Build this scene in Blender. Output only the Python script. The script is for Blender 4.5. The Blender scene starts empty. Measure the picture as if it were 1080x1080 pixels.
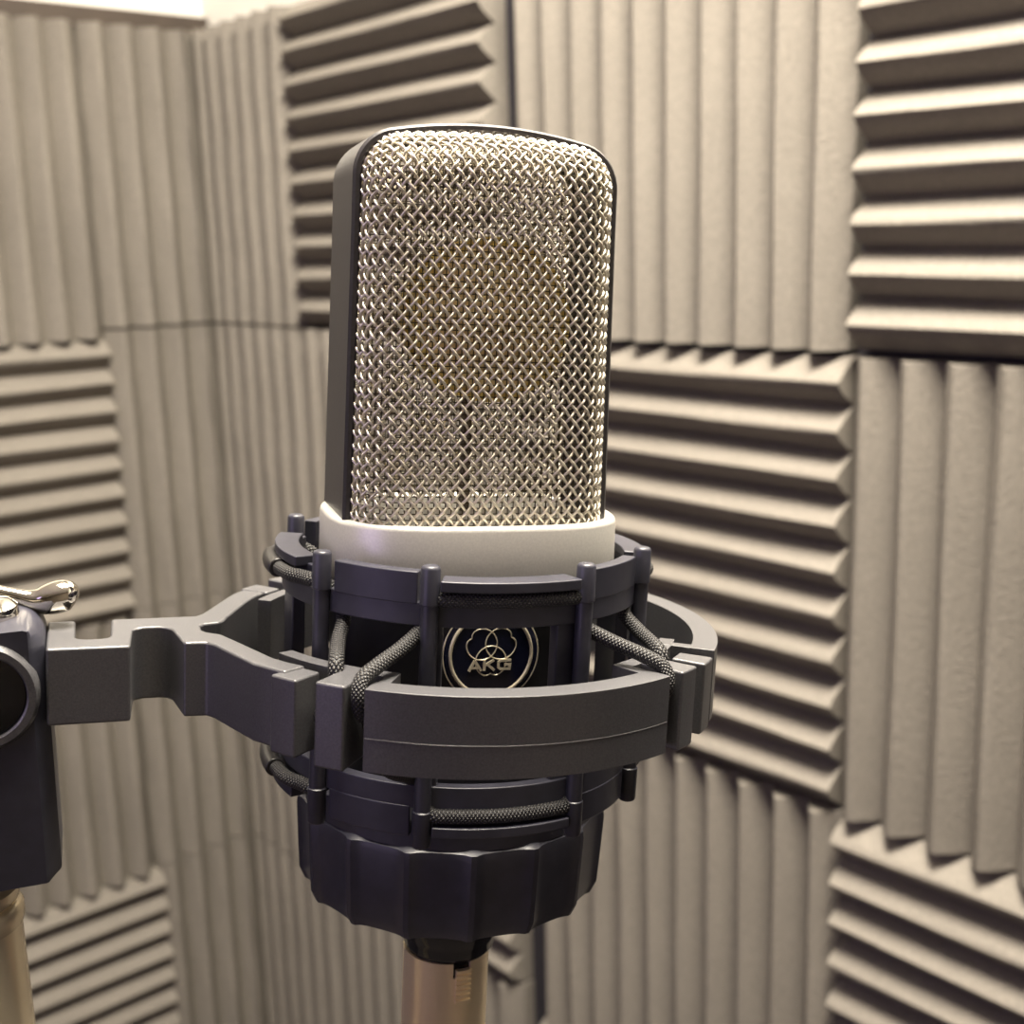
import bpy, bmesh, math, random
import numpy as np
from mathutils import Matrix, Vector

random.seed(4)
PI = math.pi
scene = bpy.context.scene
COL = scene.collection

# ------------------------------------------------------------------ frames
F_PX = 1308.44                       # focal length in pixels of a 1080 px frame
PITCH, ROLL = 0.21235795, -0.02781839
CAM_H = 1.62                         # the camera stands this high above the floor
CAM = np.array([0.0, 0.0, CAM_H])
_c, _s = math.cos(PITCH), math.sin(PITCH)
YAW = 0.86363226                     # the right wall runs along +X, the left wall along -Y
_ky, _sy = math.cos(YAW), math.sin(YAW)


def turn(p):
    return np.array([_ky * p[0] - _sy * p[1], _sy * p[0] + _ky * p[1], p[2]])


_f = turn([0, _c, -_s]); _u0 = turn([0, _s, _c]); _r0 = turn([1.0, 0, 0])
_cr, _sr = math.cos(ROLL), math.sin(ROLL)
_r = _cr * _r0 + _sr * _u0
_u = -_sr * _r0 + _cr * _u0


def cam_dir(v):                      # camera axes (right, up, forward) -> world direction
    return v[0] * _r + v[1] * _u + v[2] * _f


# microphone frame (mm): x right, y towards the viewer, z along the microphone
DIST = 235.0
_m = np.array([0.0468, 1, -0.1607]); _m /= np.linalg.norm(_m)
_O = np.array([(484.57 - 540) * DIST / F_PX, (540 - 651.97) * DIST / F_PX, DIST])
_fr = np.array([0, 0, -1.0]) + _m * _m[2]; _fr /= np.linalg.norm(_fr)
_rt = np.cross(_m, _fr)
if _rt[0] < 0:
    _rt = -_rt
MX, MY, MZ = cam_dir(_rt), cam_dir(_fr), cam_dir(_m)
MO = CAM + cam_dir(_O) * 0.001


def frame(origin, x, y, z):
    m = Matrix.Identity(4)
    for i in range(3):
        m[i][0], m[i][1], m[i][2], m[i][3] = x[i], y[i], z[i], origin[i]
    return m


MIC_M = frame(MO, MX, MY, MZ)
MIC_YAW = math.radians(17.5)          # the microphone faces a little to the right
REL = math.radians(17.0)
MICY_M = MIC_M @ Matrix.Rotation(-MIC_YAW, 4, 'Z') @ Matrix.Rotation(-math.radians(0.45), 4, 'Y')


# ------------------------------------------------------------------ materials
def new_mat(name):
    m = bpy.data.materials.new(name)
    m.use_nodes = True
    nt = m.node_tree
    nt.nodes.clear()
    out = nt.nodes.new('ShaderNodeOutputMaterial')
    b = nt.nodes.new('ShaderNodeBsdfPrincipled')
    nt.links.new(b.outputs[0], out.inputs[0])
    return m, nt, b, out


def simple(name, col, rough=0.5, metal=0.0, noise=None, bump=None, spec=0.5, coat=0.0):
    """noise=(scale, amount) mottles the colour, bump=(scale, strength, distance)."""
    m, nt, b, out = new_mat(name)
    b.inputs['Base Color'].default_value = (*col, 1)
    b.inputs['Roughness'].default_value = rough
    b.inputs['Metallic'].default_value = metal
    b.inputs['Specular IOR Level'].default_value = spec
    b.inputs['Coat Weight'].default_value = coat
    b.inputs['Coat Roughness'].default_value = 0.15
    tc = nt.nodes.new('ShaderNodeTexCoord')
    if noise:
        n = nt.nodes.new('ShaderNodeTexNoise')
        n.inputs['Scale'].default_value = noise[0]
        n.inputs['Detail'].default_value = 5
        nt.links.new(tc.outputs['Object'], n.inputs['Vector'])
        r = nt.nodes.new('ShaderNodeValToRGB')
        a = noise[1]
        r.color_ramp.elements[0].position = 0.3
        r.color_ramp.elements[1].position = 0.7
        r.color_ramp.elements[0].color = (*[max(0, c * (1 - a)) for c in col], 1)
        r.color_ramp.elements[1].color = (*[min(1, c * (1 + a)) for c in col], 1)
        nt.links.new(n.outputs['Fac'], r.inputs['Fac'])
        nt.links.new(r.outputs[0], b.inputs['Base Color'])
    if bump:
        n2 = nt.nodes.new('ShaderNodeTexNoise')
        n2.inputs['Scale'].default_value = bump[0]
        n2.inputs['Detail'].default_value = 3
        nt.links.new(tc.outputs['Object'], n2.inputs['Vector'])
        bp = nt.nodes.new('ShaderNodeBump')
        bp.inputs['Strength'].default_value = bump[1]
        bp.inputs['Distance'].default_value = bump[2]
        nt.links.new(n2.outputs['Fac'], bp.inputs['Height'])
        nt.links.new(bp.outputs[0], b.inputs['Normal'])
    return m


def braid_mat():
    m, nt, b, out = new_mat('braided_cord')
    uv = nt.nodes.new('ShaderNodeUVMap')
    ws = []
    for ang in (0.9, -0.9):
        mp = nt.nodes.new('ShaderNodeMapping')
        mp.inputs['Rotation'].default_value = (0, 0, ang)
        nt.links.new(uv.outputs[0], mp.inputs['Vector'])
        w = nt.nodes.new('ShaderNodeTexWave')
        w.inputs['Scale'].default_value = 0.62
        w.inputs['Distortion'].default_value = 0.4
        nt.links.new(mp.outputs[0], w.inputs['Vector'])
        ws.append(w)
    mul = nt.nodes.new('ShaderNodeMath'); mul.operation = 'MULTIPLY'
    nt.links.new(ws[0].outputs['Fac'], mul.inputs[0])
    nt.links.new(ws[1].outputs['Fac'], mul.inputs[1])
    ramp = nt.nodes.new('ShaderNodeValToRGB')
    ramp.color_ramp.elements[0].position = 0.25
    ramp.color_ramp.elements[0].color = (0.006, 0.006, 0.008, 1)
    ramp.color_ramp.elements[1].position = 0.75
    ramp.color_ramp.elements[1].color = (0.085, 0.077, 0.068, 1)
    nt.links.new(mul.outputs[0], ramp.inputs[0])
    nt.links.new(ramp.outputs[0], b.inputs['Base Color'])
    bp = nt.nodes.new('ShaderNodeBump')
    bp.inputs['Strength'].default_value = 0.9
    bp.inputs['Distance'].default_value = 0.0003
    nt.links.new(mul.outputs[0], bp.inputs['Height'])
    nt.links.new(bp.outputs[0], b.inputs['Normal'])
    b.inputs['Roughness'].default_value = 0.5
    b.inputs['Specular IOR Level'].default_value = 0.6
    return m


def liner_mat():
    """fine inner gauze: tight woven wire with open holes between."""
    m, nt, b, out = new_mat('fine_inner_gauze')
    b.inputs['Base Color'].default_value = (0.12, 0.10, 0.07, 1)
    b.inputs['Metallic'].default_value = 0.7
    b.inputs['Roughness'].default_value = 0.4
    tc = nt.nodes.new('ShaderNodeTexCoord')
    ws = []
    for d in ('X', 'Z'):
        w = nt.nodes.new('ShaderNodeTexWave')
        w.bands_direction = d
        w.inputs['Scale'].default_value = 0.31 * 1000
        nt.links.new(tc.outputs['Object'], w.inputs['Vector'])
        ws.append(w)
    mx = nt.nodes.new('ShaderNodeMath'); mx.operation = 'MAXIMUM'
    nt.links.new(ws[0].outputs['Fac'], mx.inputs[0])
    nt.links.new(ws[1].outputs['Fac'], mx.inputs[1])
    gt = nt.nodes.new('ShaderNodeMath'); gt.operation = 'GREATER_THAN'
    gt.inputs[1].default_value = 0.90
    nt.links.new(mx.outputs[0], gt.inputs[0])
    nt.links.new(gt.outputs[0], b.inputs['Alpha'])
    return m


def foam_mat():
    m, nt, b, out = new_mat('grey_acoustic_foam')
    tc = nt.nodes.new('ShaderNodeTexCoord')
    n = nt.nodes.new('ShaderNodeTexNoise')
    n.inputs['Scale'].default_value = 420
    n.inputs['Detail'].default_value = 6
    nt.links.new(tc.outputs['Object'], n.inputs['Vector'])
    n2 = nt.nodes.new('ShaderNodeTexNoise')
    n2.inputs['Scale'].default_value = 9
    nt.links.new(tc.outputs['Object'], n2.inputs['Vector'])
    r = nt.nodes.new('ShaderNodeValToRGB')
    r.color_ramp.elements[0].position = 0.30
    r.color_ramp.elements[1].position = 0.70
    r.color_ramp.elements[0].color = (FOAM[0] * 0.86, FOAM[1] * 0.86, FOAM[2] * 0.86, 1)
    r.color_ramp.elements[1].color = (FOAM[0] * 1.12, FOAM[1] * 1.12, FOAM[2] * 1.12, 1)
    nt.links.new(n.outputs['Fac'], r.inputs['Fac'])
    mix = nt.nodes.new('ShaderNodeMixRGB'); mix.blend_type = 'MULTIPLY'
    mix.inputs['Fac'].default_value = 0.25
    nt.links.new(r.outputs[0], mix.inputs[1])
    nt.links.new(n2.outputs['Fac'], mix.inputs[2])
    nt.links.new(mix.outputs[0], b.inputs['Base Color'])
    b.inputs['Roughness'].default_value = 0.95
    b.inputs['Specular IOR Level'].default_value = 0.1
    bp = nt.nodes.new('ShaderNodeBump')
    bp.inputs['Strength'].default_value = 0.5
    bp.inputs['Distance'].default_value = 0.0015
    nt.links.new(n.outputs['Fac'], bp.inputs['Height'])
    nt.links.new(bp.outputs[0], b.inputs['Normal'])
    return m


FOAM = (0.27, 0.246, 0.214)
M = {
    'foam': foam_mat(),
    'wall': simple('white_wall_paint', (0.82, 0.80, 0.74), 0.8, noise=(6, 0.03)),
    'ceiling': simple('white_ceiling_paint', (0.85, 0.84, 0.80), 0.9, noise=(5, 0.02)),
    'floor': simple('grey_carpet', (0.16, 0.14, 0.13), 0.95, noise=(300, 0.4)),
    'plastic': simple('dark_moulded_plastic', (0.066, 0.065, 0.070), 0.36, noise=(3200, 0.3), bump=(4200, 0.25, 0.00012), spec=1.0),
    'smooth': simple('dark_smooth_plastic', (0.034, 0.034, 0.048), 0.38, noise=(300, 0.15), bump=(700, 0.08, 0.0002), spec=0.6),
    'frame': simple('satin_dark_grey_paint', (0.034, 0.031, 0.034), 0.36, noise=(1500, 0.2), bump=(2500, 0.15, 0.0001), spec=0.8),
    'body': simple('black_body_paint', (0.012, 0.012, 0.015), 0.45, bump=(1200, 0.1, 0.0001)),
    'silver': simple('satin_silver_paint', (0.68, 0.66, 0.61), 0.36, 0.35, noise=(2500, 0.06), bump=(3500, 0.12, 0.0001)),
    'wire': simple('nickel_wire', (0.84, 0.78, 0.66), 0.40, 0.8),
    'liner': liner_mat(),
    'gold': simple('gold_membrane', (1.0, 0.74, 0.36), 0.5, 0.1, noise=(120, 0.1)),
    'capring': simple('yellow_brass_ring', (0.95, 0.72, 0.22), 0.45, 0.1),
    'dark_inside': simple('grey_brown_capsule_mount', (0.26, 0.22, 0.17), 0.6),
    'braid': braid_mat(),
    'sleeve': simple('black_rubber_sleeve', (0.014, 0.013, 0.013), 0.32, spec=0.7),
    'chrome': simple('polished_chrome', (0.85, 0.80, 0.70), 0.07, 1.0),
    'nickel': simple('warm_nickel_plating', (0.98, 0.80, 0.54), 0.30, 0.65, noise=(60, 0.05), bump=(300, 0.05, 0.0002)),
    'gloss': simple('glossy_black_plastic', (0.008, 0.008, 0.010), 0.12),
    'badge': simple('glossy_blue_black_enamel', (0.006, 0.007, 0.020), 0.15),
    'emblem': simple('pale_gold_emblem_metal', (0.80, 0.72, 0.54), 0.30, 0.45),
    'cable': simple('black_cable_jacket', (0.02, 0.02, 0.02), 0.5),
    'steel': simple('pole_nickel_tube', (0.96, 0.83, 0.60), 0.27, 0.65, noise=(40, 0.06)),
    'iron': simple('black_iron_base', (0.02, 0.02, 0.02), 0.6, bump=(80, 0.2, 0.001)),
}
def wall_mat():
    m, nt, b, out = new_mat('white_wall_gap_shade_below')
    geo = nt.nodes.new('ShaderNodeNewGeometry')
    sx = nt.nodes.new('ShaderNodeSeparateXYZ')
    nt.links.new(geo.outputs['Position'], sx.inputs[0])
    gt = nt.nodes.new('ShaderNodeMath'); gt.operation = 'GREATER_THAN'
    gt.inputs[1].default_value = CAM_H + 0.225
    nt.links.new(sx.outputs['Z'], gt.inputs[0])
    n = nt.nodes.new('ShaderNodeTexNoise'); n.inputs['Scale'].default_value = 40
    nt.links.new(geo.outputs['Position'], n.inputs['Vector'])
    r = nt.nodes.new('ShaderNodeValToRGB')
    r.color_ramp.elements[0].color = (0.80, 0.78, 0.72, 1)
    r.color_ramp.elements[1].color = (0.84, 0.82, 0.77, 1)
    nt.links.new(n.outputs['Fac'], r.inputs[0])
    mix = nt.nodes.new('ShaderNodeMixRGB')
    mix.inputs[1].default_value = (0.035, 0.032, 0.040, 1)  # shade of the gaps between tiles, put into the wall colour below their tops
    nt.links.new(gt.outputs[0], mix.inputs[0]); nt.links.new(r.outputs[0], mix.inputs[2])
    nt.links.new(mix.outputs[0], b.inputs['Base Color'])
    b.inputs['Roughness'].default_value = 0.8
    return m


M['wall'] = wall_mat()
M['far'] = simple('beige_wall_paint', (0.15, 0.125, 0.10), 0.85, noise=(12, 0.1))
M['gap'] = simple('brown_wall_trim', (0.055, 0.040, 0.030), 0.7, noise=(30, 0.15))


# ------------------------------------------------------------------ geometry helpers
class Geo:
    """collects vertices and faces (mm by default) and links them as ONE object."""

    def __init__(self):
        self.v, self.f, self.uv = [], [], {}

    def add(self, verts, faces, uvs=None):
        o = len(self.v)
        self.v += [tuple(p) for p in verts]
        for i, fc in enumerate(faces):
            if uvs:
                self.uv[len(self.f)] = uvs[i]
            self.f.append(tuple(o + k for k in fc))

    def prism(self, poly, z0, z1, tf=None):
        n = len(poly)
        a = sum(poly[i][0] * poly[(i + 1) % n][1] - poly[(i + 1) % n][0] * poly[i][1] for i in range(n))
        if a < 0:
            poly = poly[::-1]
        vs = [(x, y, z0) for x, y in poly] + [(x, y, z1) for x, y in poly]
        if tf:
            vs = [tf(*p) for p in vs]
        fs = [tuple(range(n))[::-1], tuple(range(n, 2 * n))]
        fs += [(i, (i + 1) % n, n + (i + 1) % n, n + i) for i in range(n)]
        self.add(vs, fs)

    def arc(self, a0, a1, r0, r1, z0, z1, step=3.0):
        n = max(2, int(abs(a1 - a0) / step) + 1)
        full = abs(abs(a1 - a0) - 360) < 1e-6
        A = [math.radians(a0 + (a1 - a0) * i / n) for i in range(n + (0 if full else 1))]
        k = len(A)
        vs = []
        for r, z in ((r0, z0), (r1, z0), (r1, z1), (r0, z1)):
            vs += [(r * math.sin(t), r * math.cos(t), z) for t in A]
        fs = []
        for i in range(k if full else k - 1):
            j = (i + 1) % k
            for q in range(4):
                w = (q + 1) % 4
                fs.append((q * k + i, w * k + i, w * k + j, q * k + j))
        if not full:
            fs.append((0, 3 * k, 2 * k, k))
            fs.append((k - 1, 2 * k - 1, 3 * k - 1, 4 * k - 1))
        self.add(vs, fs)

    def lathe(self, prof, n=64, cap=True, radial=None, tf=None):
        """prof: list of (r, z) from bottom to top; radial(i, ang, r) may modulate r."""
        vs, fs = [], []
        for j, (r, z) in enumerate(prof):
            for i in range(n):
                t = 2 * PI * i / n
                rr = radial(j, t, r) if radial else r
                vs.append((rr * math.sin(t), rr * math.cos(t), z))
        if tf:
            vs = [tf(*p) for p in vs]
        for j in range(len(prof) - 1):
            for i in range(n):
                k = (i + 1) % n
                fs.append((j * n + i, (j + 1) * n + i, (j + 1) * n + k, j * n + k))
        if cap:
            fs.append(tuple(range(n)))
            fs.append(tuple((len(prof) - 1) * n + i for i in range(n))[::-1])
        self.add(vs, fs)

    def tube(self, pts, r, n=10, closed=False, cap=True, uv=False, flat=1.0):
        P = [np.array(p, float) for p in pts]
        k = len(P)
        vs, fs, us = [], [], []
        T = []
        for i in range(k):
            a = P[i - 1] if (i > 0 or closed) else P[i]
            b = P[(i + 1) % k] if (i < k - 1 or closed) else P[i]
            t = b - a
            T.append(t / (np.linalg.norm(t) + 1e-12))
        nv = np.cross(T[0], np.array([0.31, 0.22, 0.92]))
        nv /= np.linalg.norm(nv)
        L = [0.0]
        for i in range(k):
            nv = nv - T[i] * (nv @ T[i]); nv /= np.linalg.norm(nv)
            bv = np.cross(T[i], nv)
            rr = r(i / max(1, k - 1)) if callable(r) else r
            for q in range(n):
                t = 2 * PI * q / n
                vs.append(tuple(P[i] + rr * (math.cos(t) * nv + math.sin(t) * bv * flat)))
            if i:
                L.append(L[-1] + float(np.linalg.norm(P[i] - P[i - 1])))
        for i in range(k if closed else k - 1):
            j = (i + 1) % k
            l0 = L[i]; l1 = L[j] if j > i else L[i] + float(np.linalg.norm(P[j] - P[i]))
            for q in range(n):
                w = (q + 1) % n
                fs.append((i * n + q, i * n + w, j * n + w, j * n + q))
                us.append([(q / n * 8, l0), ((q + 1) / n * 8, l0), ((q + 1) / n * 8, l1), (q / n * 8, l1)])
        if cap and not closed:
            fs.append(tuple(range(n))[::-1]); us.append([(0, 0)] * n)
            fs.append(tuple((k - 1) * n + q for q in range(n))); us.append([(0, 0)] * n)
        self.add(vs, fs, us if uv else None)

    def build(self, name, mat, parent=None, scale=0.001, bevel=0.0, seg=2, sharp=35, smooth=True, fixn=True):
        me = bpy.data.meshes.new(name)
        me.from_pydata([(x * scale, y * scale, z * scale) for x, y, z in self.v], [], self.f)
        if self.uv:
            ul = me.uv_layers.new(name='UVMap')
            for p in me.polygons:
                cs = self.uv.get(p.index)
                if cs:
                    for li, c in zip(p.loop_indices, cs):
                        ul.data[li].uv = c
        if fixn:
            bm = bmesh.new(); bm.from_mesh(me)
            bmesh.ops.recalc_face_normals(bm, faces=bm.faces)
            bm.to_mesh(me); bm.free()
        me.materials.append(mat)
        if smooth:
            me.polygons.foreach_set('use_smooth', [True] * len(me.polygons))
            me.set_sharp_from_angle(angle=math.radians(sharp))
        me.update()
        o = bpy.data.objects.new(name, me)
        COL.objects.link(o)
        if parent is not None:
            o.parent = parent
        if bevel > 0:
            b = o.modifiers.new('edge_bevel', 'BEVEL')
            b.width = bevel * scale; b.segments = seg; b.limit_method = 'ANGLE'
            b.angle_limit = math.radians(40)
            b.harden_normals = True
        return o


def thing(name, label, cat, mat4, group=None):
    o = bpy.data.objects.new(name, None)
    o.empty_display_size = 0.02
    COL.objects.link(o)
    o.matrix_world = mat4
    o['label'] = label; o['category'] = cat
    if group:
        o['group'] = group
    return o


def tag(o, label, cat, group=None):
    o['label'] = label; o['category'] = cat
    if group:
        o['group'] = group
    return o


def struct(o):
    o['kind'] = 'structure'
    return o


def smooth_path(pts, n=6, closed=False):
    """Catmull-Rom through pts."""
    P = [np.array(p, float) for p in pts]
    k = len(P); out = []
    rng = range(k if closed else k - 1)
    for i in rng:
        p0 = P[(i - 1) % k] if (closed or i > 0) else 2 * P[0] - P[1]
        p1 = P[i]; p2 = P[(i + 1) % k]
        p3 = P[(i + 2) % k] if (closed or i + 2 < k) else 2 * P[-1] - P[-2]
        for q in range(n):
            t = q / n
            out.append(0.5 * (2 * p1 + (p2 - p0) * t + (2 * p0 - 5 * p1 + 4 * p2 - p3) * t * t + (3 * p1 - p0 - 3 * p2 + p3) * t ** 3))
    if not closed:
        out.append(P[-1])
    return out


def pol(az, r, z):
    t = math.radians(az)
    return (r * math.sin(t), r * math.cos(t), z)


# ------------------------------------------------------------------ room
UR = np.array([1.0, 0, 0]); UL = np.array([0, -1.0, 0])
CORNER = turn([-0.31976878, 1.36660841, 0]) + CAM        # where the two ridge planes meet, eye height
TD, TB = 0.0185, 0.0110                                   # wedge depth, backing depth
WALL_OFF = TD + TB


def room_pt(s_r, s_l, h):            # distances out of the corner along the right / left wall
    return CORNER + UR * s_r + UL * s_l + np.array([0, 0, h])


H_FLOOR, H_CEIL = -CAM_H, 0.92
W_TOP = H_CEIL


def wall_box(name, along, across, s0, s1, thick, h0, h1, mat, off):
    g = Geo()
    vs = []
    for h in (h0, h1):
        for d in (off, off + thick):
            for s in (s0, s1):
                vs.append(tuple(CORNER + along * s - across * d + np.array([0, 0, h])))
    fs = [(0, 1, 3, 2), (4, 6, 7, 5), (0, 4, 5, 1), (2, 3, 7, 6), (0, 2, 6, 4), (1, 5, 7, 3)]
    g.add(vs, fs)
    return struct(g.build(name, mat, scale=1.0, smooth=False))


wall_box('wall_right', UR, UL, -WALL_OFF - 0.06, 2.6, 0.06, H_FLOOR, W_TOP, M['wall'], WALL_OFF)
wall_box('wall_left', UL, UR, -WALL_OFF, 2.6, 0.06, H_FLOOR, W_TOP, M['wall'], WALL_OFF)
# thin dark trim strip over the tiles on the left wall
wall_box('trim_1', UL, UR, -WALL_OFF, 2.6, 0.012, 0.222, 0.2435, M['gap'], WALL_OFF - 0.012)


def slab(name, h0, h1, mat):
    g = Geo()
    vs = []
    for h in (h0, h1):
        for a, b in ((-WALL_OFF - .06, -WALL_OFF - .06), (2.6, -WALL_OFF - .06), (2.6, 2.6), (-WALL_OFF - .06, 2.6)):
            vs.append(tuple(room_pt(a, b, h)))
    g.add(vs, [(3, 2, 1, 0), (4, 5, 6, 7), (0, 1, 5, 4), (1, 2, 6, 5), (2, 3, 7, 6), (3, 0, 4, 7)])
    return struct(g.build(name, mat, scale=1.0, smooth=False))


slab('floor', H_FLOOR - 0.05, H_FLOOR, M['floor'])
slab('ceiling', H_CEIL, H_CEIL + 0.05, M['ceiling'])


wall_box('wall_front', UL, -UR, -WALL_OFF, 2.6, 0.06, H_FLOOR, W_TOP, M['far'], 2.54)
wall_box('wall_back', UR, -UL, -WALL_OFF, 2.6, 0.06, H_FLOOR, W_TOP, M['far'], 2.54)


def ridge_profile(n, pitch, start):
    """(s, out) zigzag with softly rounded tips; out=0 is the valley line."""
    pts = []
    for k in range(n):
        a = start + k * pitch
        for t in (0.0, 0.10, 0.22, 0.34, 0.43, 0.475, 0.5, 0.525, 0.57, 0.66, 0.78, 0.90):
            d = 1 - abs(t - 0.5) * 2
            e = TD * (1 - (1 - d) ** 1.35) * 0.985
            pts.append((a + t * pitch, e))
    pts.append((start + n * pitch, TD * 0.02))
    return pts


def foam_tile(label, wall, s0, h_top, horizontal, rot=0.0, width=0.298, height=0.299, n=10):
    """wedge foam square glued on a wall; s0 = edge nearest the corner, h_top = upper edge."""
    along, across = (UR, UL) if wall == 'R' else (UL, UR)
    org = CORNER + along * (s0 + width / 2) - across * WALL_OFF + np.array([0, 0, h_top - height / 2])
    zz = np.array([0, 0, 1.0])
    a2 = along * math.cos(rot) + zz * math.sin(rot)
    z2 = np.cross(np.cross(along, zz), a2) * -1
    z2 = zz * math.cos(rot) - along * math.sin(rot)
    g = Geo()
    if horizontal:
        prof = ridge_profile(n, height / n, -height / 2)
        half, ext = width / 2, (lambda s, o, e: (e, s, o))
    else:
        prof = ridge_profile(n, width / n, -width / 2)
        half, ext = height / 2, (lambda s, o, e: (s, e, o))
    line = [(prof[0][0], 0.0)] + [(s, TB + o) for s, o in prof] + [(prof[-1][0], 0.0)]
    k = len(line)
    # several stations along the ridge so that the foam can be a little uneven
    st = 9
    vs = []
    for j in range(st):
        e = -half + 2 * half * j / (st - 1)
        for i, (s, o) in enumerate(line):
            w = 0.0 if (i == 0 or i == k - 1) else 0.0004 * math.sin(0.9 * j + 1.7 * i + s0 * 37 + h_top * 91)
            w2 = 0.0005 * math.sin(0.7 * j + 0.16 * i + s0 * 23 + h_top * 51)
            x, y, z = ext(s + w2, o + w, e)
            vs.append(x * a2 + y * z2 + z * across)
    fs = []
    for j in range(st - 1):
        for i in range(k - 1):
            fs.append((j * k + i, j * k + i + 1, (j + 1) * k + i + 1, (j + 1) * k + i))
        fs.append((j * k + k - 1, j * k, (j + 1) * k, (j + 1) * k + k - 1))
    fs.append(tuple(range(k))); fs.append(tuple((st - 1) * k + i for i in range(k))[::-1])
    g.add(vs, fs)
    o = g.build('acoustic_foam_tile', M['foam'], scale=1.0, sharp=30)
    o.location = org
    return tag(o, label, 'foam tile', 'wedge foam tiles on the walls')


def corner_tile(label, h_top, height, l_end=0.116, r_end=0.172, n=10):
    """one tile bent round the inner corner of the room, ridges upright."""
    rad = 0.030
    # valley line: WALL_OFF-TB behind nothing: valley plane lies TD behind the ridge plane
    d = TD
    back = []
    step = 0.0006
    # path in (s_r, s_l): along left wall towards the corner, round the fillet, along the right wall
    path = []
    l = l_end
    while l > -d + rad:
        path.append((-d, l, 1.0, 0.0)); l -= step
    for i in range(60):
        t = (PI / 2) * i / 59
        path.append((-d + rad - rad * math.cos(t), -d + rad - rad * math.sin(t), math.cos(t), math.sin(t)))
    s = -d + rad
    while s < r_end:
        path.append((s, -d, 0.0, 1.0)); s += step
    Ls = [0.0]
    for i in range(1, len(path)):
        Ls.append(Ls[-1] + math.hypot(path[i][0] - path[i - 1][0], path[i][1] - path[i - 1][1]))
    tot = Ls[-1]
    prof = ridge_profile(n, tot / n, 0.0)
    pts = []
    for s_, o_ in prof:
        j = min(range(len(Ls)), key=lambda q: abs(Ls[q] - s_))
        a, b, nr, nl = path[j]
        pts.append((a + nr * o_, b + nl * o_))
    outer = [(r_end, -WALL_OFF + 0.0005), (-WALL_OFF + 0.0005, -WALL_OFF + 0.0005), (-WALL_OFF + 0.0005, l_end)]
    loop = pts + outer
    org = room_pt(0, 0, h_top - height / 2)
    g = Geo()
    k = len(loop); vs = []
    st = 9
    for j in range(st):
        e = -height / 2 + height * j / (st - 1)
        for i, (a, b) in enumerate(loop):
            w = 0.0006 * math.sin(1.9 * j + 1.1 * i + h_top * 70) if i < len(pts) else 0
            vs.append(UR * (a + w) + UL * (b + w) + np.array([0, 0, e]))
    fs = []
    for j in range(st - 1):
        for i in range(k):
            q = (i + 1) % k
            fs.append((j * k + i, j * k + q, (j + 1) * k + q, (j + 1) * k + i))
    fs.append(tuple(range(k))); fs.append(tuple((st - 1) * k + i for i in range(k)))
    g.add(vs, fs)
    o = g.build('acoustic_foam_tile', M['foam'], scale=1.0, sharp=30)
    o.location = org
    return tag(o, label, 'foam tile', 'wedge foam tiles on the walls')


RD = math.radians
corner_tile('upright-ridged grey foam tile folded into the corner, topmost, touching the white wall above', 0.2265, 0.300)
corner_tile('upright-ridged grey foam tile folded into the corner, second from the top', -0.0765, 0.301)
corner_tile('upright-ridged foam tile folded into the corner behind the shock mount arm, third from top', -0.3785, 0.300)
corner_tile('lowest upright-ridged grey foam tile folded into the corner, left of the connector below the microphone', -0.6805, 0.299)
foam_tile('upright-ridged foam tile filling the upper left of the photo, under the brown trim', 'L', 0.1185, 0.226, False, height=0.3095)
foam_tile('level-ridged foam tile on the left wall, above the chrome lever', 'L', 0.1170, -0.0845, True, RD(0.0))
foam_tile('upright-ridged foam tile on the left wall, seen under the shock mount arm', 'L', 0.1190, -0.3850, False)
foam_tile('level-ridged foam tile low on the left wall, beside the brass-coloured pole', 'L', 0.1100, -0.6865, True, RD(-0.35))
foam_tile('level-ridged foam tile between the corner and the top of the microphone', 'R', 0.1745, 0.2280, True, RD(0.35), width=0.293)
foam_tile('upright-ridged foam tile on the right wall, hidden mostly behind the microphone grille', 'R', 0.1750, -0.0760, False, height=0.284)
foam_tile('level-ridged foam tile showing a small piece beside the connector below the microphone', 'R', 0.1790, -0.3615, True, RD(-0.2), width=0.291)
foam_tile('lowest foam tile directly behind the connector below the microphone, upright ridges', 'R', 0.1790, -0.6640, False, width=0.291)
foam_tile('upright-ridged foam tile directly right of the microphone head, upper right', 'R', 0.4960, 0.2290, False, RD(0.06), width=0.301)
foam_tile('level-ridged foam tile right of the shock mount, in the middle of the right wall', 'R', 0.5010, -0.0745, True, RD(0.12), width=0.3015)
foam_tile('upright-ridged foam tile low on the right wall, right of the clamp nut', 'R', 0.5060, -0.3755, False, RD(0.05), width=0.300)
foam_tile('level-ridged foam tile at the foot of the photo, below the upright tile beside the connector', 'R', 0.5080, -0.6680, True, 0, width=0.299)
foam_tile('level-ridged foam tile in the top right corner of the photo', 'R', 0.8075, 0.2315, True, RD(-0.55), width=0.304, height=0.3015)
foam_tile('upright-ridged foam tile at the right edge of the photo, half way up', 'R', 0.8030, -0.0735, False, RD(0.0), width=0.302)
foam_tile('level-ridged foam tile in the bottom right corner of the photo, zigzag edge above', 'R', 0.8060, -0.3760, True, RD(0.24), width=0.302)

# ------------------------------------------------------------------ microphone
mic = thing('condenser_microphone', 'large studio microphone with silver mesh grille and collar, held in the black shock mount', 'microphone', MICY_M)


def frame_half(z):                   # half width of the head frame at height z
    return 24.4 - 0.95 * (z - 20) / 65.0


Z_TOP = 88.9


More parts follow.
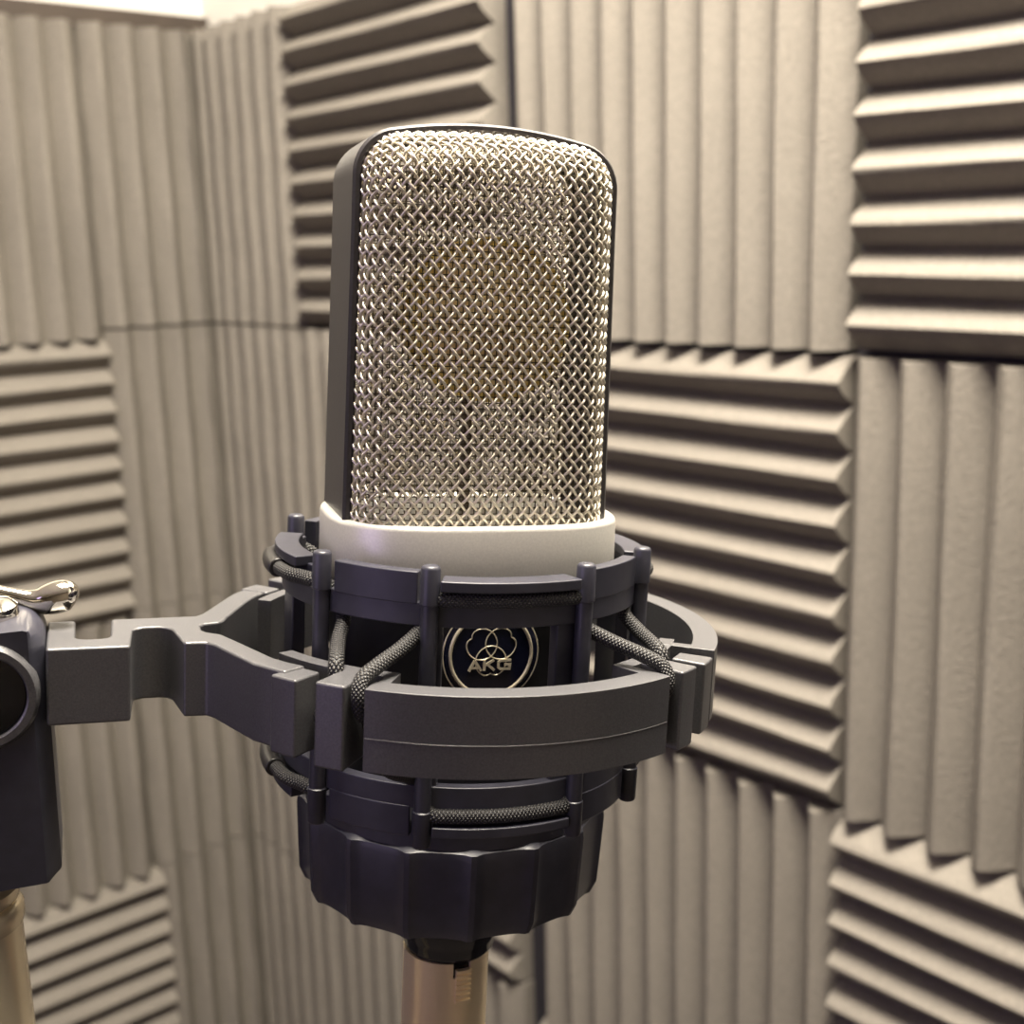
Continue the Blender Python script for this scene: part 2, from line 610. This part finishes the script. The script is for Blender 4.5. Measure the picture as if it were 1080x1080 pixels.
def frame_outline(inset, zbot=20.5, nr=10, na=14):
    """left bottom -> over the top -> right bottom, (u, z)."""
    R = 8.0
    zs = 87.3                        # arch height at the shoulders
    pts = []
    hw = frame_half(78) - inset
    pts.append((-(frame_half(zbot) - inset), zbot))
    for i in range(1, 7):
        z = zbot + (zs - R - zbot) * i / 7
        pts.append((-(frame_half(z) - inset), z))
    rr = R - inset
    cu, cz = hw - rr + 0.05, zs - R
    for i in range(nr + 1):
        t = PI / 2 * i / nr * 0.92
        pts.append((-(cu + rr * math.cos(t)), cz + rr * math.sin(t)))
    u_end, z_end = pts[-1]
    zt = Z_TOP - inset
    for i in range(1, na):
        t = -1 + 2 * i / na
        pts.append((-u_end * t, z_end + (zt - z_end) * (1 - t * t)))
    left = pts[:7 + nr + 1]
    return pts + [(-u, z) for u, z in left[::-1]]


VB = 10.9                            # half depth of the head frame
g = Geo()
o_out, o_in = frame_outline(0.0), frame_outline(1.5)
k = len(o_out); ch = 0.7
rings = [(o_in, VB - 3.0), (o_in, VB - 0.25), (frame_outline(1.1), VB), (frame_outline(0.45), VB), (o_out, VB - ch),
         (o_out, -VB + ch), (frame_outline(0.45), -VB), (frame_outline(1.1), -VB), (o_in, -VB + 0.25), (o_in, -VB + 3.0)]
vs = []
for ol, v in rings:
    vs += [(u, v, z) for u, z in ol]
fs = []
R_ = len(rings)
for a in range(R_):
    b = (a + 1) % R_
    for i in range(k - 1):
        fs.append((a * k + i, b * k + i, b * k + i + 1, a * k + i + 1))
for i in (0, k - 1):
    fs.append(tuple(a * k + i for a in range(R_)))
g.add(vs, fs)
g.build('head_frame', M['frame'], mic, sharp=25)

# grille surface: arc-length mapped bulge
VFRONT, VEDGE = 17.6, 9.8
AU, AZ, HV = 6.6, 6.6, VFRONT - VEDGE


def quarter(e, au):
    """e = arc length past the flat part -> (lateral, drop) on a quarter ellipse."""
    N = 40
    key = ('q', round(au, 3))
    if key not in _qcache:
        L = [0.0]; P = [(0.0, 0.0)]
        for i in range(1, N + 1):
            t = PI / 2 * i / N
            p = (au * math.sin(t), HV * (1 - math.cos(t)))
            L.append(L[-1] + math.hypot(p[0] - P[-1][0], p[1] - P[-1][1])); P.append(p)
        _qcache[key] = (L, P)
    L, P = _qcache[key]
    if e <= 0:
        return 0.0, 0.0
    if e >= L[-1]:
        return au, HV + (e - L[-1])
    lo = 0
    for i in range(N):
        if L[i + 1] >= e:
            lo = i; break
    t = (e - L[lo]) / (L[lo + 1] - L[lo])
    return P[lo][0] + t * (P[lo + 1][0] - P[lo][0]), P[lo][1] + t * (P[lo + 1][1] - P[lo][1])


_qcache = {}
GZ0 = 20.6
GTOP = 85.5                          # where the bulge closes at the top


def grille_pt(p, q):
    """p across (0 centre), q up from GZ0. returns (u, v, z, drop)."""
    zf = GTOP - AZ - GZ0             # flat height
    hw = 22.9
    pf = hw - AU
    dx, dz = max(0.0, abs(p) - pf), max(0.0, q - zf)
    r = math.hypot(dx, dz)
    lat, drop = quarter(r, AU)
    un, zz = min(abs(p), pf), min(q, zf)
    if r > 0:
        un += lat * dx / r; zz += lat * dz / r
    z = GZ0 + zz
    u = math.copysign(un, p) * (frame_half(min(z, 84)) - 1.45) / hw
    z += 1.5 * (1 - (u / 22.9) ** 2) * min(1, max(0, (z - 60) / 25))
    v = VFRONT - drop - 0.0022 * u * u
    return u, v, z, drop


A_, B_ = 2.05, 2.36
WR, AMP = 0.255, 0.24
g = Geo()


def wire(family, idx, sub=4):
    pts = []
    runs = []
    for kk in range(-240, 420):
        t = kk / sub
        al, be = (t, idx) if family == 0 else (idx, t)
        p = (al + be) * A_ / 2
        q = (al - be) * B_ / 2 + 0.4
        if abs(p) > 31 or q < 0 or q > 74:
            if len(pts) > 3: runs.append(pts)
            pts = []
            continue
        u, v, z, dr = grille_pt(p, q)
        if dr > HV + 0.25:
            if len(pts) > 3: runs.append(pts)
            pts = []
            continue
        e = 0.05
        a1 = np.array(grille_pt(p + e, q)[:3]); a0 = np.array((u, v, z)); a2 = np.array(grille_pt(p, q + e)[:3])
        nrm = np.cross(a2 - a0, a1 - a0); ln = np.linalg.norm(nrm)
        nrm = nrm / ln if ln > 1e-12 else np.array([0, 1.0, 0])
        if nrm[1] < -1e-3:
            nrm = -nrm
        off = AMP * math.cos(PI * (al + be)) * (1 if family == 0 else -1)
        pts.append(tuple(a0 + nrm * off))
    if len(pts) > 3: runs.append(pts)
    for r in runs:
        g.tube(r, WR, n=6, cap=False)


for idx in range(-75, 50):
    wire(0, idx)
for idx in range(-50, 75):
    wire(1, idx)
front = g.build('front_grille', M['wire'], mic, sharp=180, fixn=False)
back = bpy.data.objects.new('back_grille', front.data)
COL.objects.link(back); back.parent = mic
back.matrix_local = Matrix.Rotation(PI, 4, 'Z')

# fine gauze behind the woven wire (front and back)
g = Geo()
NU, NQ = 40, 44
vs = []
for j in range(NQ + 1):
    for i in range(NU + 1):
        p = -28.2 + 56.4 * i / NU; q = -1.2 + 73.2 * j / NQ
        u, v, z, dr = grille_pt(p, q)
        vs.append((u * 0.975, max(v, VEDGE - 1.5) - 1.0, GZ0 + (z - GZ0) * 0.99))
fs = [(j * (NU + 1) + i, j * (NU + 1) + i + 1, (j + 1) * (NU + 1) + i + 1, (j + 1) * (NU + 1) + i) for j in range(NQ) for i in range(NU)]
g.add(vs, fs)
ln1 = g.build('inner_gauze', M['liner'], mic, sharp=180)
ln2 = bpy.data.objects.new('inner_gauze', ln1.data); COL.objects.link(ln2); ln2.parent = mic
ln2.matrix_local = Matrix.Rotation(PI, 4, 'Z')

# capsule
CZ, CU = 56.0, 2.7


def cap_tf(x, y, z):                 # lathe axis z -> v
    return (CU + x, z, CZ + y)


g = Geo(); g.lathe([(13.0, -6.2), (14.6, -6.2), (14.6, -2), (13.2, -1.5), (13.2, 1.5), (14.6, 2), (14.6, 6.2), (13.0, 6.2)], 48, tf=cap_tf)
cap = g.build('capsule', M['capring'], mic)
g = Geo(); g.lathe([(13.0, 6.2), (12.6, 6.5), (2.2, 6.5), (1.6, 6.9)], 48, tf=cap_tf)
g.build('membrane', M['gold'], cap)
g = Geo(); g.lathe([(13.0, -6.2), (12.6, -6.5), (2.2, -6.5), (1.6, -6.9)], 48, tf=cap_tf)
g.build('membrane', M['gold'], cap)
g = Geo()
g.prism([(-9, -5), (9, -5), (9, 5), (-9, 5)], 14.0, 20.5)
g.prism([(-1, -1), (1, -1), (1, 1), (-1, 1)], 20.5, 42.5)
g.build('capsule_support', M['dark_inside'], mic, bevel=0.8)


def superell(U, V, n=2.8, k=96):
    pts = []
    for i in range(k):
        t = 2 * PI * i / k
        c, s = math.cos(t), math.sin(t)
        pts.append((U * math.copysign(abs(c) ** (2 / n), c), V * math.copysign(abs(s) ** (2 / n), s)))
    return pts


def loft(geo, secs, cap=True):
    """secs: (U, V, n, z)"""
    vs, fs = [], []
    k = 96
    for U, V, n, z in secs:
        vs += [(x, y, z) for x, y in superell(U, V, n, k)]
    for j in range(len(secs) - 1):
        for i in range(k):
            q = (i + 1) % k
            fs.append((j * k + i, j * k + q, (j + 1) * k + q, (j + 1) * k + i))
    if cap:
        fs.append(tuple(range(k))[::-1]); fs.append(tuple((len(secs) - 1) * k + i for i in range(k)))
    geo.add(vs, fs)


g = Geo()
loft(g, [(26.2, 20.2, 2.9, 7.5), (26.7, 20.7, 2.9, 8.6), (27.0, 21.0, 2.9, 12.0), (26.9, 20.9, 2.9, 20.2), (26.75, 20.75, 2.9, 20.75),
         (26.3, 20.3, 2.9, 21.1), (25.2, 19.2, 3.0, 21.15), (24.6, 18.6, 3.0, 20.6)])
g.v = [(x + 0.85, y, z) for x, y, z in g.v]
g.build('silver_collar', M['silver'], mic, sharp=50)
g = Geo()
loft(g, [(12, 12, 2.0, -34), (19.5, 16.5, 2.3, -33), (22.5, 18.0, 2.5, -28), (23.6, 19.2, 2.7, -12), (24.6, 19.8, 2.8, 4), (24.8, 19.9, 2.8, 8.0)])
body = g.build('lower_body', M['body'], mic, sharp=50)
# emblem badge on the lower body
BU, BZ, BV = 0.35, -1.3, 20.2


def bd(x, y, z):                     # badge plane: x right, y up, z out
    return (BU + x, BV + z, BZ + y)


g = Geo(); g.lathe([(8.7, -1.2), (8.7, 0.0), (8.4, 0.25), (7.6, 0.3)], 64, tf=bd)
badge = g.build('badge', M['badge'], mic, sharp=40)
g = Geo(); g.tube([bd(7.35 * math.cos(2 * PI * i / 72), 7.35 * math.sin(2 * PI * i / 72), 0.32) for i in range(72)], 0.34, n=8, closed=True, flat=1)
g.tube([bd(8.62 * math.cos(2 * PI * i / 72), 8.62 * math.sin(2 * PI * i / 72), 0.1) for i in range(72)], 0.16, n=6, closed=True)
g.build('badge_rim', M['emblem'], badge, sharp=180)
g = Geo()
for ang in (148, 32, 270):
    c0 = (2.05 * math.cos(math.radians(ang)), 2.05 * math.sin(math.radians(ang)) + 0.75)
    pts = []
    for i in range(72):
        t = 2 * PI * i / 72
        d = (math.degrees(t) - ang + 180) % 360 - 180
        r = 2.78 * (1 - 0.24 * math.exp(-(abs(d) / 15.0) ** 1.3))
        pts.append(bd(c0[0] + r * math.cos(t), c0[1] + r * math.sin(t), 0.36))
    g.tube(pts, 0.13, n=6, closed=True)
g.build('trefoil_emblem', M['emblem'], badge, sharp=180)


def stroke(geo, pts, w, z0=0.36, z1=0.62):
    """flat mitred ribbon along a polyline on the badge plane."""
    P = [np.array(p, float) for p in pts]
    n = len(P); Lf, Rt = [], []
    for i in range(n):
        ta = P[i] - P[i - 1] if i else P[1] - P[0]
        tb = P[i + 1] - P[i] if i < n - 1 else P[-1] - P[-2]
        ta /= np.linalg.norm(ta); tb /= np.linalg.norm(tb)
        na, nb = np.array([-ta[1], ta[0]]), np.array([-tb[1], tb[0]])
        mm = na + nb; mm /= np.linalg.norm(mm)
        sc = min(2.0, 1 / max(0.3, mm @ na))
        Lf.append(P[i] + mm * w / 2 * sc); Rt.append(P[i] - mm * w / 2 * sc)
    poly = [tuple(p) for p in Lf + Rt[::-1]]
    for i in range(n - 1):
        geo.prism([tuple(Lf[i]), tuple(Lf[i + 1]), tuple(Rt[i + 1]), tuple(Rt[i])], z0, z1, tf=bd)


g = Geo()
y0, y1, w = -2.85, -0.95, 0.44
stroke(g, [(-3.95, y0), (-2.95, y1)], w); stroke(g, [(-2.95, y1), (-1.75, y0)], w); stroke(g, [(-3.45, y0 + 0.55), (-2.1, y0 + 0.55)], w * 0.8)
stroke(g, [(-1.2, y0), (-1.2, y1)], w); stroke(g, [(-1.05, y0 + 0.95), (0.55, y1 - 0.02)], w); stroke(g, [(-0.55, y0 + 1.05), (0.65, y0)], w)
stroke(g, [(3.65, y1 - 0.2), (1.75, y1 - 0.2), (1.35, y1 - 0.5), (1.35, y0 + 0.5), (1.75, y0 + 0.2), (3.35, y0 + 0.2), (3.45, y0 + 0.98), (2.4, y0 + 0.98)], w)
g.build('badge_lettering', M['emblem'], badge, smooth=False)

# ------------------------------------------------------------------ shock mount
mount = thing('shock_mount', 'black plastic elastic-cord shock mount with side arm and scalloped clamp nut around the microphone', 'shock mount', MIC_M @ Matrix.Rotation(-REL, 4, 'Z'))
# everything below is in the mount frame: angle 0 faces the same way as the microphone
ZT, ZB = 17.0, -31.0                 # ends of the posts
ZMID = -7.0
POSTS = [23, 58, 122, 157, 203, 238, 302, 337]
CORD_SEG = [(-23, 23), (58, 122), (157, 203), (238, 302)]
PANEL_SEG = [(23, 58), (122, 157), (203, 238), (302, 337)]
RW0, RW1 = 31.0, 33.2


def zflip(z, s):
    return z if s > 0 else 2 * ZMID - z


for s, nm in ((1, 'upper_cage_ring'), (-1, 'lower_cage_ring')):
    g = Geo()

    def A(a0, a1, r0, r1, za, zb):
        za, zb = zflip(za, s), zflip(zb, s)
        g.arc(a0, a1, r0, r1, min(za, zb), max(za, zb))
    A(0, 360, RW0, RW1, 6.6, 10.6)
    for a0, a1 in PANEL_SEG:
        A(a0 + 3.8, a1 - 3.8, RW0 - 0.2, RW1 + 0.15, 10.2, 15.6)
    for a0, a1 in CORD_SEG:
        A(a0 + 4.2, a1 - 4.2, RW0 - 0.2, RW0 + 1.3, 10.2, 13.4)
        mid = (a0 + a1) / 2
        if a1 - a0 > 50:
            A(mid - 20, mid + 20, RW0 - 0.8, 34.6, 12.9, 14.7)
        else:
            A(a0 + 3.0, a1 - 3.0, RW0 - 0.6, 35.3, 12.9, 14.7)
    g.build(nm, M['smooth'], mount, bevel=0.25)
for az in POSTS:
    g = Geo()
    seg = 14

    def post_ring(z, r, stretch=1.0):
        c = np.array(pol(az, 34.0, z))
        out = np.array(pol(az, 1, 0)); tan = np.array((out[1], -out[0], 0))
        return [tuple(c + r * (math.cos(2 * PI * i / seg) * out * stretch + math.sin(2 * PI * i / seg) * tan)) for i in range(seg)]
    prof = [(ZB, 1.1), (ZB + 0.2, 1.45), (ZB + 0.6, 1.62), (ZB + 6.4, 1.68), (ZB + 6.55, 1.45), (ZT - 6.55, 1.45), (ZT - 6.4, 1.68), (ZT - 0.6, 1.62), (ZT - 0.2, 1.45), (ZT, 1.1)]
    vs = []
    for z, r in prof:
        vs += post_ring(z, r)
    fs = [(j * seg + i, j * seg + (i + 1) % seg, (j + 1) * seg + (i + 1) % seg, (j + 1) * seg + i) for j in range(len(prof) - 1) for i in range(seg)]
    fs += [tuple(range(seg)), tuple((len(prof) - 1) * seg + i for i in range(seg))]
    g.add(vs, fs)
    g.build('cage_post', M['smooth'], mount, sharp=40)
g_list = []
for b0, b1 in ((-23.5, -19.5), (15.5, 24.0), (80, 100), (156.5, 160.5), (195.5, 204.0), (260, 280)):
        g = Geo(); g.arc(b0, b1, 30.2, 32.6, zflip(7, -1), 7)
        g.build('cage_strut', M['smooth'], mount, bevel=0.3)

# outer ring with cord slots
ZR0, ZR1 = -13.2, 0.0
RO, RI = 48.4, 43.9
g = Geo()
for c in (0, 180):
    g.arc(c - 31.5, c + 31.5, RI, RO, ZR0, ZR1)
    for sgn in (-1, 1):
        g.arc(c + sgn * 28.3, c + sgn * 31.3, 38.2, RI + 0.3, ZR0 + 0.3, ZR1 - 0.05)
g.arc(55.2, 124.8, RI, RO, ZR0, ZR1)
for a0, a1 in ((28.5, 62), (118, 151.5), (208.5, 242), (298, 331.5)):
    g.arc(a0, a1, 37.9, 40.6, ZR0 + 0.4, ZR1 - 0.1)
for c in (55.3, 121.7):
    g.arc(c, c + 3.0, 38.2, RI + 0.3, ZR0 + 0.3, ZR1 - 0.05)
for c in (0, 180):                   # mould seam
    g.arc(c - 31.3, c + 31.3, RO - 0.2, RO + 0.07, -7.9, -7.75)
outer = g.build('outer_ring', M['plastic'], mount, bevel=0.8, seg=3)
for base, sg in ((0, 1), (0, -1), (180, 1), (180, -1)):
    def H(a0, a1, r0, r1, z0, z1):
        a, b = base + sg * a0, base + sg * a1
        gg = Geo(); gg.arc(min(a, b), max(a, b), r0, r1, z0, z1)
        return gg.build('cord_hook', M['plastic'], mount, bevel=0.45)
    H(35.2, 41.4, 40.0, 48.8, ZR0 - 0.5, ZR1 + 0.1)
    H(45.6, 51.8, 42.6, 48.8, ZR0 + 0.0, ZR1 - 0.4)

# arm: fork, bar and notches, in its own axes (e outwards, t towards the viewer side)
ARM = math.radians(-70.5 - 17.0)
AE = np.array([math.sin(ARM), math.cos(ARM), 0]); AT = np.array([math.cos(ARM), -math.sin(ARM), 0])


def et(e, t, z):
    return tuple(AE * e + AT * t + np.array([0, 0, z]))


bar = [(37.4, 28.6), (39.6, 25.9), (41.6, 23.2), (46.4, 11.0), (47.6, 9.3), (49.2, 9.1), (51.3, 9.0), (52.6, -0.4), (53.4, -1.7), (54.6, -2.3), (57.4, -2.3), (58.6, -1.7), (59.2, -0.6), (60.0, 9.6), (73.2, 9.6),
       (73.2, -8.5), (68.6, -8.7), (68.6, 2.6), (68.0, 3.6), (66.9, 4.1), (64.6, 4.1), (63.5, 3.5), (63.0, 2.5), (62.6, -8.8), (48.0, -9.1), (46.4, -11.0), (40.6, -23.2), (39.0, -26.3), (36.8, -29.2),
       (33.0, -26.4), (35.2, -23.4), (37.0, -20.0), (42.2, -8.0), (43.0, -5.6), (44.0, -4.0), (46.8, -3.2), (47.6, -1.8), (47.6, 1.2), (46.8, 2.6), (44.6, 4.4), (43.2, 7.6), (38.0, 20.4), (35.8, 23.6), (33.6, 26.0)]
# keep the tips of the fork on the ring
g = Geo()
vs_n = len(bar)
g.prism(bar, ZR0, ZR1, tf=lambda x, y, z: et(x, y, z))
arm = g.build('side_arm', M['plastic'], mount, bevel=0.5, sharp=40)

# clamp nut with sixteen scallops
g = Geo()


def scallop(j, t, r):
    d = (t / (2 * PI) * 16 + 0.30) % 1.0
    x = min(d, 1 - d) * 2             # 0 at a land, 1 mid scoop
    s = max(0.0, (x - 0.12) / 0.88)
    dep = 1.25 * math.sqrt(max(0, 1 - (1 - s) ** 2))
    return r - dep if 1 <= j <= 5 else r - dep * 0.5


g.lathe([(24.0, -51.8), (27.9, -50.9), (29.0, -48.6), (29.4, -42.0), (29.7, -35.6), (29.5, -34.4), (28.0, -33.7), (22.0, -33.6)], 192, radial=scallop)
nut = g.build('clamp_nut', M['smooth'], mount, sharp=32)
g = Geo(); g.lathe([(25.5, -34.5), (28.2, -34.0), (28.2, -29.0), (26.0, -28.6)], 64)
g.build('nut_collar', M['smooth'], mount)

# elastic cords: one closed loop on each of the four sides
def cord_loop(c, half, front):
    zc, zl = 11.4, zflip(11.4, -1)
    up = []
    if front:                        # leaves the cage at +-23 and runs out to the slots at +-33.4
        steps = [(0, 33.75, zc), (half - 8, 33.75, zc), (half - 2.2, 33.4, zc - 0.2), (half + 1.6, 30.6, 9.2), (half + 2.6, 31.8, 6.0), (half + 5.6, 37.0, 3.9), (half + 8.6, 42.8, 2.2), (33.3, 45.9, 0.6), (33.4, 46.9, -2.2), (33.3, 45.6, -4.9), (33.2, 43.0, -6.6)]
    else:                            # leaves at +-32 from its own middle, comes in to the slots nearer the post
        steps = [(0, 35.0, zc), (half - 16, 34.8, zc), (half - 8, 33.9, zc), (half - 2.2, 33.4, zc - 0.2), (half + 1.6, 30.6, 9.2), (half + 5.5, 31.8, 5.4), (half + 9.5, 35.6, 3.0), (half + 15.2, 41.2, 1.0), (half + 15.6, 41.9, -2.0), (half + 15.0, 43.2, -5.0), (half + 14.6, 44.4, -7.0)]
    P = []
    for a, r, z in steps:
        P.append((a, r, z))
    low = steps[::-1][1:]
    if front:
        low = [(32.6, 42.3, -10.0), (31.6, 41.9, -13.4), (29.6, 38.4, -16.6)] + [q for q in [(a, r, z) for a, r, z in low] if q[0] < 26]
        low = [q if i < 3 else (q[0], q[1], zflip(q[2], -1)) for i, q in enumerate(low)]
    else:
        low = [(a, r, zflip(z, -1)) for a, r, z in low]
    P += low
    full = [(c + a, r, z) for a, r, z in P] + [(c - a, r, z) for a, r, z in P[::-1]][1:-1]
    pts = smooth_path([pol(*p) for p in full], 6, closed=True)
    g = Geo(); g.tube(pts, 1.28, n=12, closed=True, uv=True)
    return g.build('elastic_cord', M['braid'], mount, sharp=180)


cords = [cord_loop(0, 23, True), cord_loop(90, 32, False), cord_loop(180, 23, True), cord_loop(270, 32, False)]
# crimped rubber sleeves over the cord ends on the arm side
for z in (11.4, zflip(11.4, -1)):
    g = Geo()
    pts = [pol(270 + a, 35.1, z) for a in (-10, -6, -2, 2, 6, 9)]
    g.tube(pts, 1.7, n=16)
    g.build('cord_sleeve', M['sleeve'], cords[3], bevel=0.3)

# ------------------------------------------------------------------ plug under the microphone
plug = thing('cable_plug', 'warm-toned metal cable plug with ribbed release tab hanging under the microphone', 'plug', MIC_M)
g = Geo()
n = 72
# shell with a notch in its rim for the release tab
a_l, a_r = 13.0, 37.0
g.arc(a_r, 360 + a_l, 7.9, 8.45, -69.0, -66.0, 3)
g.arc(0, 360, 7.9, 8.45, -96.0, -69.0, 3)
shell = g.build('plug_shell', M['nickel'], plug)
g = Geo()
g.lathe([(8.3, -110), (8.6, -96.2), (8.6, -95.8), (7.8, -95.6)], 48)
g.build('strain_relief', M['gloss'], plug)
g = Geo()
g.arc(a_l + 3, a_r - 1.5, 8.0, 9.0, -74.2, -67.2, 4)
for i in range(7):
    z = -73.6 + i * 1.02
    g.arc(a_l + 3, a_r - 1.5, 8.6, 9.45, z, z + 0.5, 4)
g.build('release_tab', M['nickel'], plug, bevel=0.1)
pts = smooth_path([(0, 0, -108), (0, 0, -150), (4, 3, -220), (10, 12, -330), (14, 30, -480), (22, 46, -640)], 8)
g = Geo(); g.tube(pts, 3.0, n=14)
g.build('cable', M['cable'], plug, sharp=180)
g = Geo()
g.lathe([(6.0, -72.5), (7.4, -72.0), (7.75, -71.0), (7.8, -66.4), (8.3, -65.9), (8.9, -65.0), (9.0, -63.6), (9.6, -62.4), (11.0, -58.0), (12.0, -51.2)], 64)
g.build('connector_socket', M['gloss'], mic, sharp=40).matrix_parent_inverse = Matrix.Identity(4)

# ------------------------------------------------------------------ stand with swivel block
WZ = np.array([0, 0, 1.0])
AEw = np.array(MIC_M.to_3x3() @ Vector((math.sin(math.radians(-70.5)), math.cos(math.radians(-70.5)), 0)))
AEw = AEw - WZ * (AEw @ WZ); AEw /= np.linalg.norm(AEw)
ATw = np.cross(WZ, AEw)
if ATw @ np.array(MY) < 0:
    ATw = -ATw
_pa = math.radians(-70.5)
p0l = Vector((math.sin(_pa) * 73.2 + math.cos(_pa) * 9.6, math.cos(_pa) * 73.2 - math.sin(_pa) * 9.6, 0)) * 0.001
P0 = np.array(MIC_M @ p0l)
stand = thing('microphone_stand', 'metal pole stand topped by a dark swivel block with chrome lever, at the left edge', 'microphone stand', frame(P0, AEw, ATw, WZ))
# block axes: x = e (away from the mic), y = t (towards the viewer), z up, mm, origin at the near top corner of the arm end
handed = np.cross(AEw, ATw) @ WZ


def rounded_block(e0, e1, z0, z1, rt, rb):
    pts = []
    for cx, cz, r, a0 in ((e0 + rt, z1 - rt, rt, 90), (e0 + rb, z0 + rb, rb, 180), (e1 - rb, z0 + rb, rb, 270), (e1 - rt, z1 - rt, rt, 0)):
        for i in range(9):
            t = math.radians(a0 + 90 * i / 8)
            pts.append((cx + r * math.cos(t), cz + r * math.sin(t)))
    return pts


def lean(e, t, z):                   # the block leans a touch and is chamfered at the front
    return (e + 0.6 - 0.030 * (z + 20) + (0), t, z)


g = Geo()
sec = rounded_block(0.2, 31.0, -40.8, 4.2, 5.0, 1.2)
k = len(sec)
lay = [(-17.5, 0.6), (-17.0, 0.0), (-3.4, 0.0), (-0.2, 2.0), (0.2, 2.4)]
vs = []
for t, ins in lay:
    for e, z in sec:
        ee = max(e, 0.2 + ins) if e < 10 else min(e, 31.0 - ins)
        vs.append(lean(ee, t, min(z, 4.2 - ins * 0.25)))
fs = [(a * k + i, a * k + (i + 1) % k, (a + 1) * k + (i + 1) % k, (a + 1) * k + i) for a in range(len(lay) - 1) for i in range(k)]
fs += [tuple(range(k)), tuple((len(lay) - 1) * k + i for i in range(k))]
g.add(vs, fs)
blockp = g.build('swivel_block', M['smooth'], stand, bevel=0.2, sharp=30)


def boss(x, y, z):
    return (10.6 + x, 0.0 + z, -6.6 + y)


g = Geo(); g.lathe([(9.2, -1.0), (9.1, 0.8), (8.5, 1.5), (7.4, 1.5), (7.1, 1.2), (7.1, 0.2)], 64, tf=boss)
g.build('pivot_boss', M['plastic'], blockp, sharp=40)
g = Geo(); g.lathe([(7.0, 0.0), (7.0, 0.7), (6.2, 0.95), (0.5, 1.1)], 64, tf=boss)
g.build('pivot_cap', M['gloss'], blockp, sharp=40)
# chrome clamping lever behind the block
stations = [(-70, 606, 1.5), (-30, 616, 1.4), (0, 625.5, 1.35), (14, 630, 1.35), (26, 634.5, 1.6), (36, 637.5, 2.1), (46, 638, 2.6), (56, 637, 2.85), (66, 635.5, 2.85), (74, 634.8, 2.5), (80, 635.2, 1.7), (83, 635.8, 0.9), (84.2, 636, 0.2)]
cen = smooth_path([(6.9 - x * 0.1494, -15.4, 6.8 - (y - 622) * 0.158) for x, y, h in stations], 6)
rad = smooth_path([(h, 0, 0) for x, y, h in stations], 6)
g = Geo()
g.tube(cen, lambda t: max(0.15, float(rad[int(round(t * (len(rad) - 1)))][0])), n=24)
lev = g.build('clamp_lever', M['chrome'], stand, sharp=180)
g = Geo(); g.lathe([(5.5, 3.0), (5.8, 4.0), (5.6, 5.4), (4.4, 6.4), (2.0, 6.9)], 40, tf=lambda x, y, z: (9.6 + x, -9.0 + y, z + 0.4))
g.build('lever_hub', M['chrome'], lev, sharp=40)
# pole
PE, PT = 17.6, -8.2
zf = -(P0[2]) * 1000
g = Geo(); g.lathe([(8.6, zf + 12), (8.6, -50.4)], 48, tf=lambda x, y, z: (PE + x, PT + y, z))
g.build('pole', M['steel'], stand)
g = Geo(); g.lathe([(7.4, -50.6), (8.9, -50.2), (9.2, -49.2), (9.2, -47.4), (8.7, -46.6), (7.9, -46.2), (8.6, -45.6), (8.9, -44.6), (8.9, -43.4), (8.2, -42.6), (7.8, -40.5)], 48, tf=lambda x, y, z: (PE + x, PT + y, z))
g.build('threaded_collar', M['steel'], stand)
g = Geo(); g.lathe([(125, zf), (126, zf + 4), (122, zf + 9), (20, zf + 16), (12, zf + 20)], 72, tf=lambda x, y, z: (PE + x, PT + y, z))
g.build('stand_base', M['iron'], stand)

# ------------------------------------------------------------------ light
def area(name, loc, target, size, power, col, size_y=None):
    L = bpy.data.lights.new(name, 'AREA')
    L.energy = power; L.color = col; L.size = size
    if size_y:
        L.shape = 'RECTANGLE'; L.size_y = size_y
    o = bpy.data.objects.new(name, L); COL.objects.link(o)
    o.location = loc
    d = Vector(target) - Vector(loc)
    o.rotation_euler = d.to_track_quat('-Z', 'Y').to_euler()
    return o


lp = room_pt(1.05, 0.37, 0.87)
area('ceiling_lamp', lp, lp + np.array([0, 0, -1.0]), 0.46, 63.0, (1.0, 0.91, 0.77))
area('added_cool_fill', CAM + turn([-0.95, -0.55, 0.20]), MO, 0.7, 3.2, (0.66, 0.52, 1.0), 0.9)  # cool fill added behind camera left, tints fronts and foam undersides bluish purple
w = bpy.data.worlds.new('room_ambient'); scene.world = w
w.use_nodes = True
bg = w.node_tree.nodes['Background']
bg.inputs[0].default_value = (0.62, 0.50, 0.66, 1); bg.inputs[1].default_value = 0.10

# ------------------------------------------------------------------ camera
cd = bpy.data.cameras.new('camera')
cd.sensor_fit = 'HORIZONTAL'; cd.sensor_width = 36.0
cd.lens = F_PX / 1080 * 36.0
cd.clip_start = 0.01; cd.clip_end = 30
cd.dof.use_dof = True
cd.dof.focus_distance = 0.212
cd.dof.aperture_fstop = 24.0
cam = bpy.data.objects.new('camera', cd); COL.objects.link(cam)
cam.matrix_world = frame(CAM, _r, _u, -_f)
scene.camera = cam
vs_ = scene.view_settings
scene.display_settings.display_device = 'sRGB'
vs_.view_transform = 'Standard'; vs_.look = 'None'; vs_.gamma = 1.0; vs_.exposure = 0.0
vs_.use_curve_mapping = False
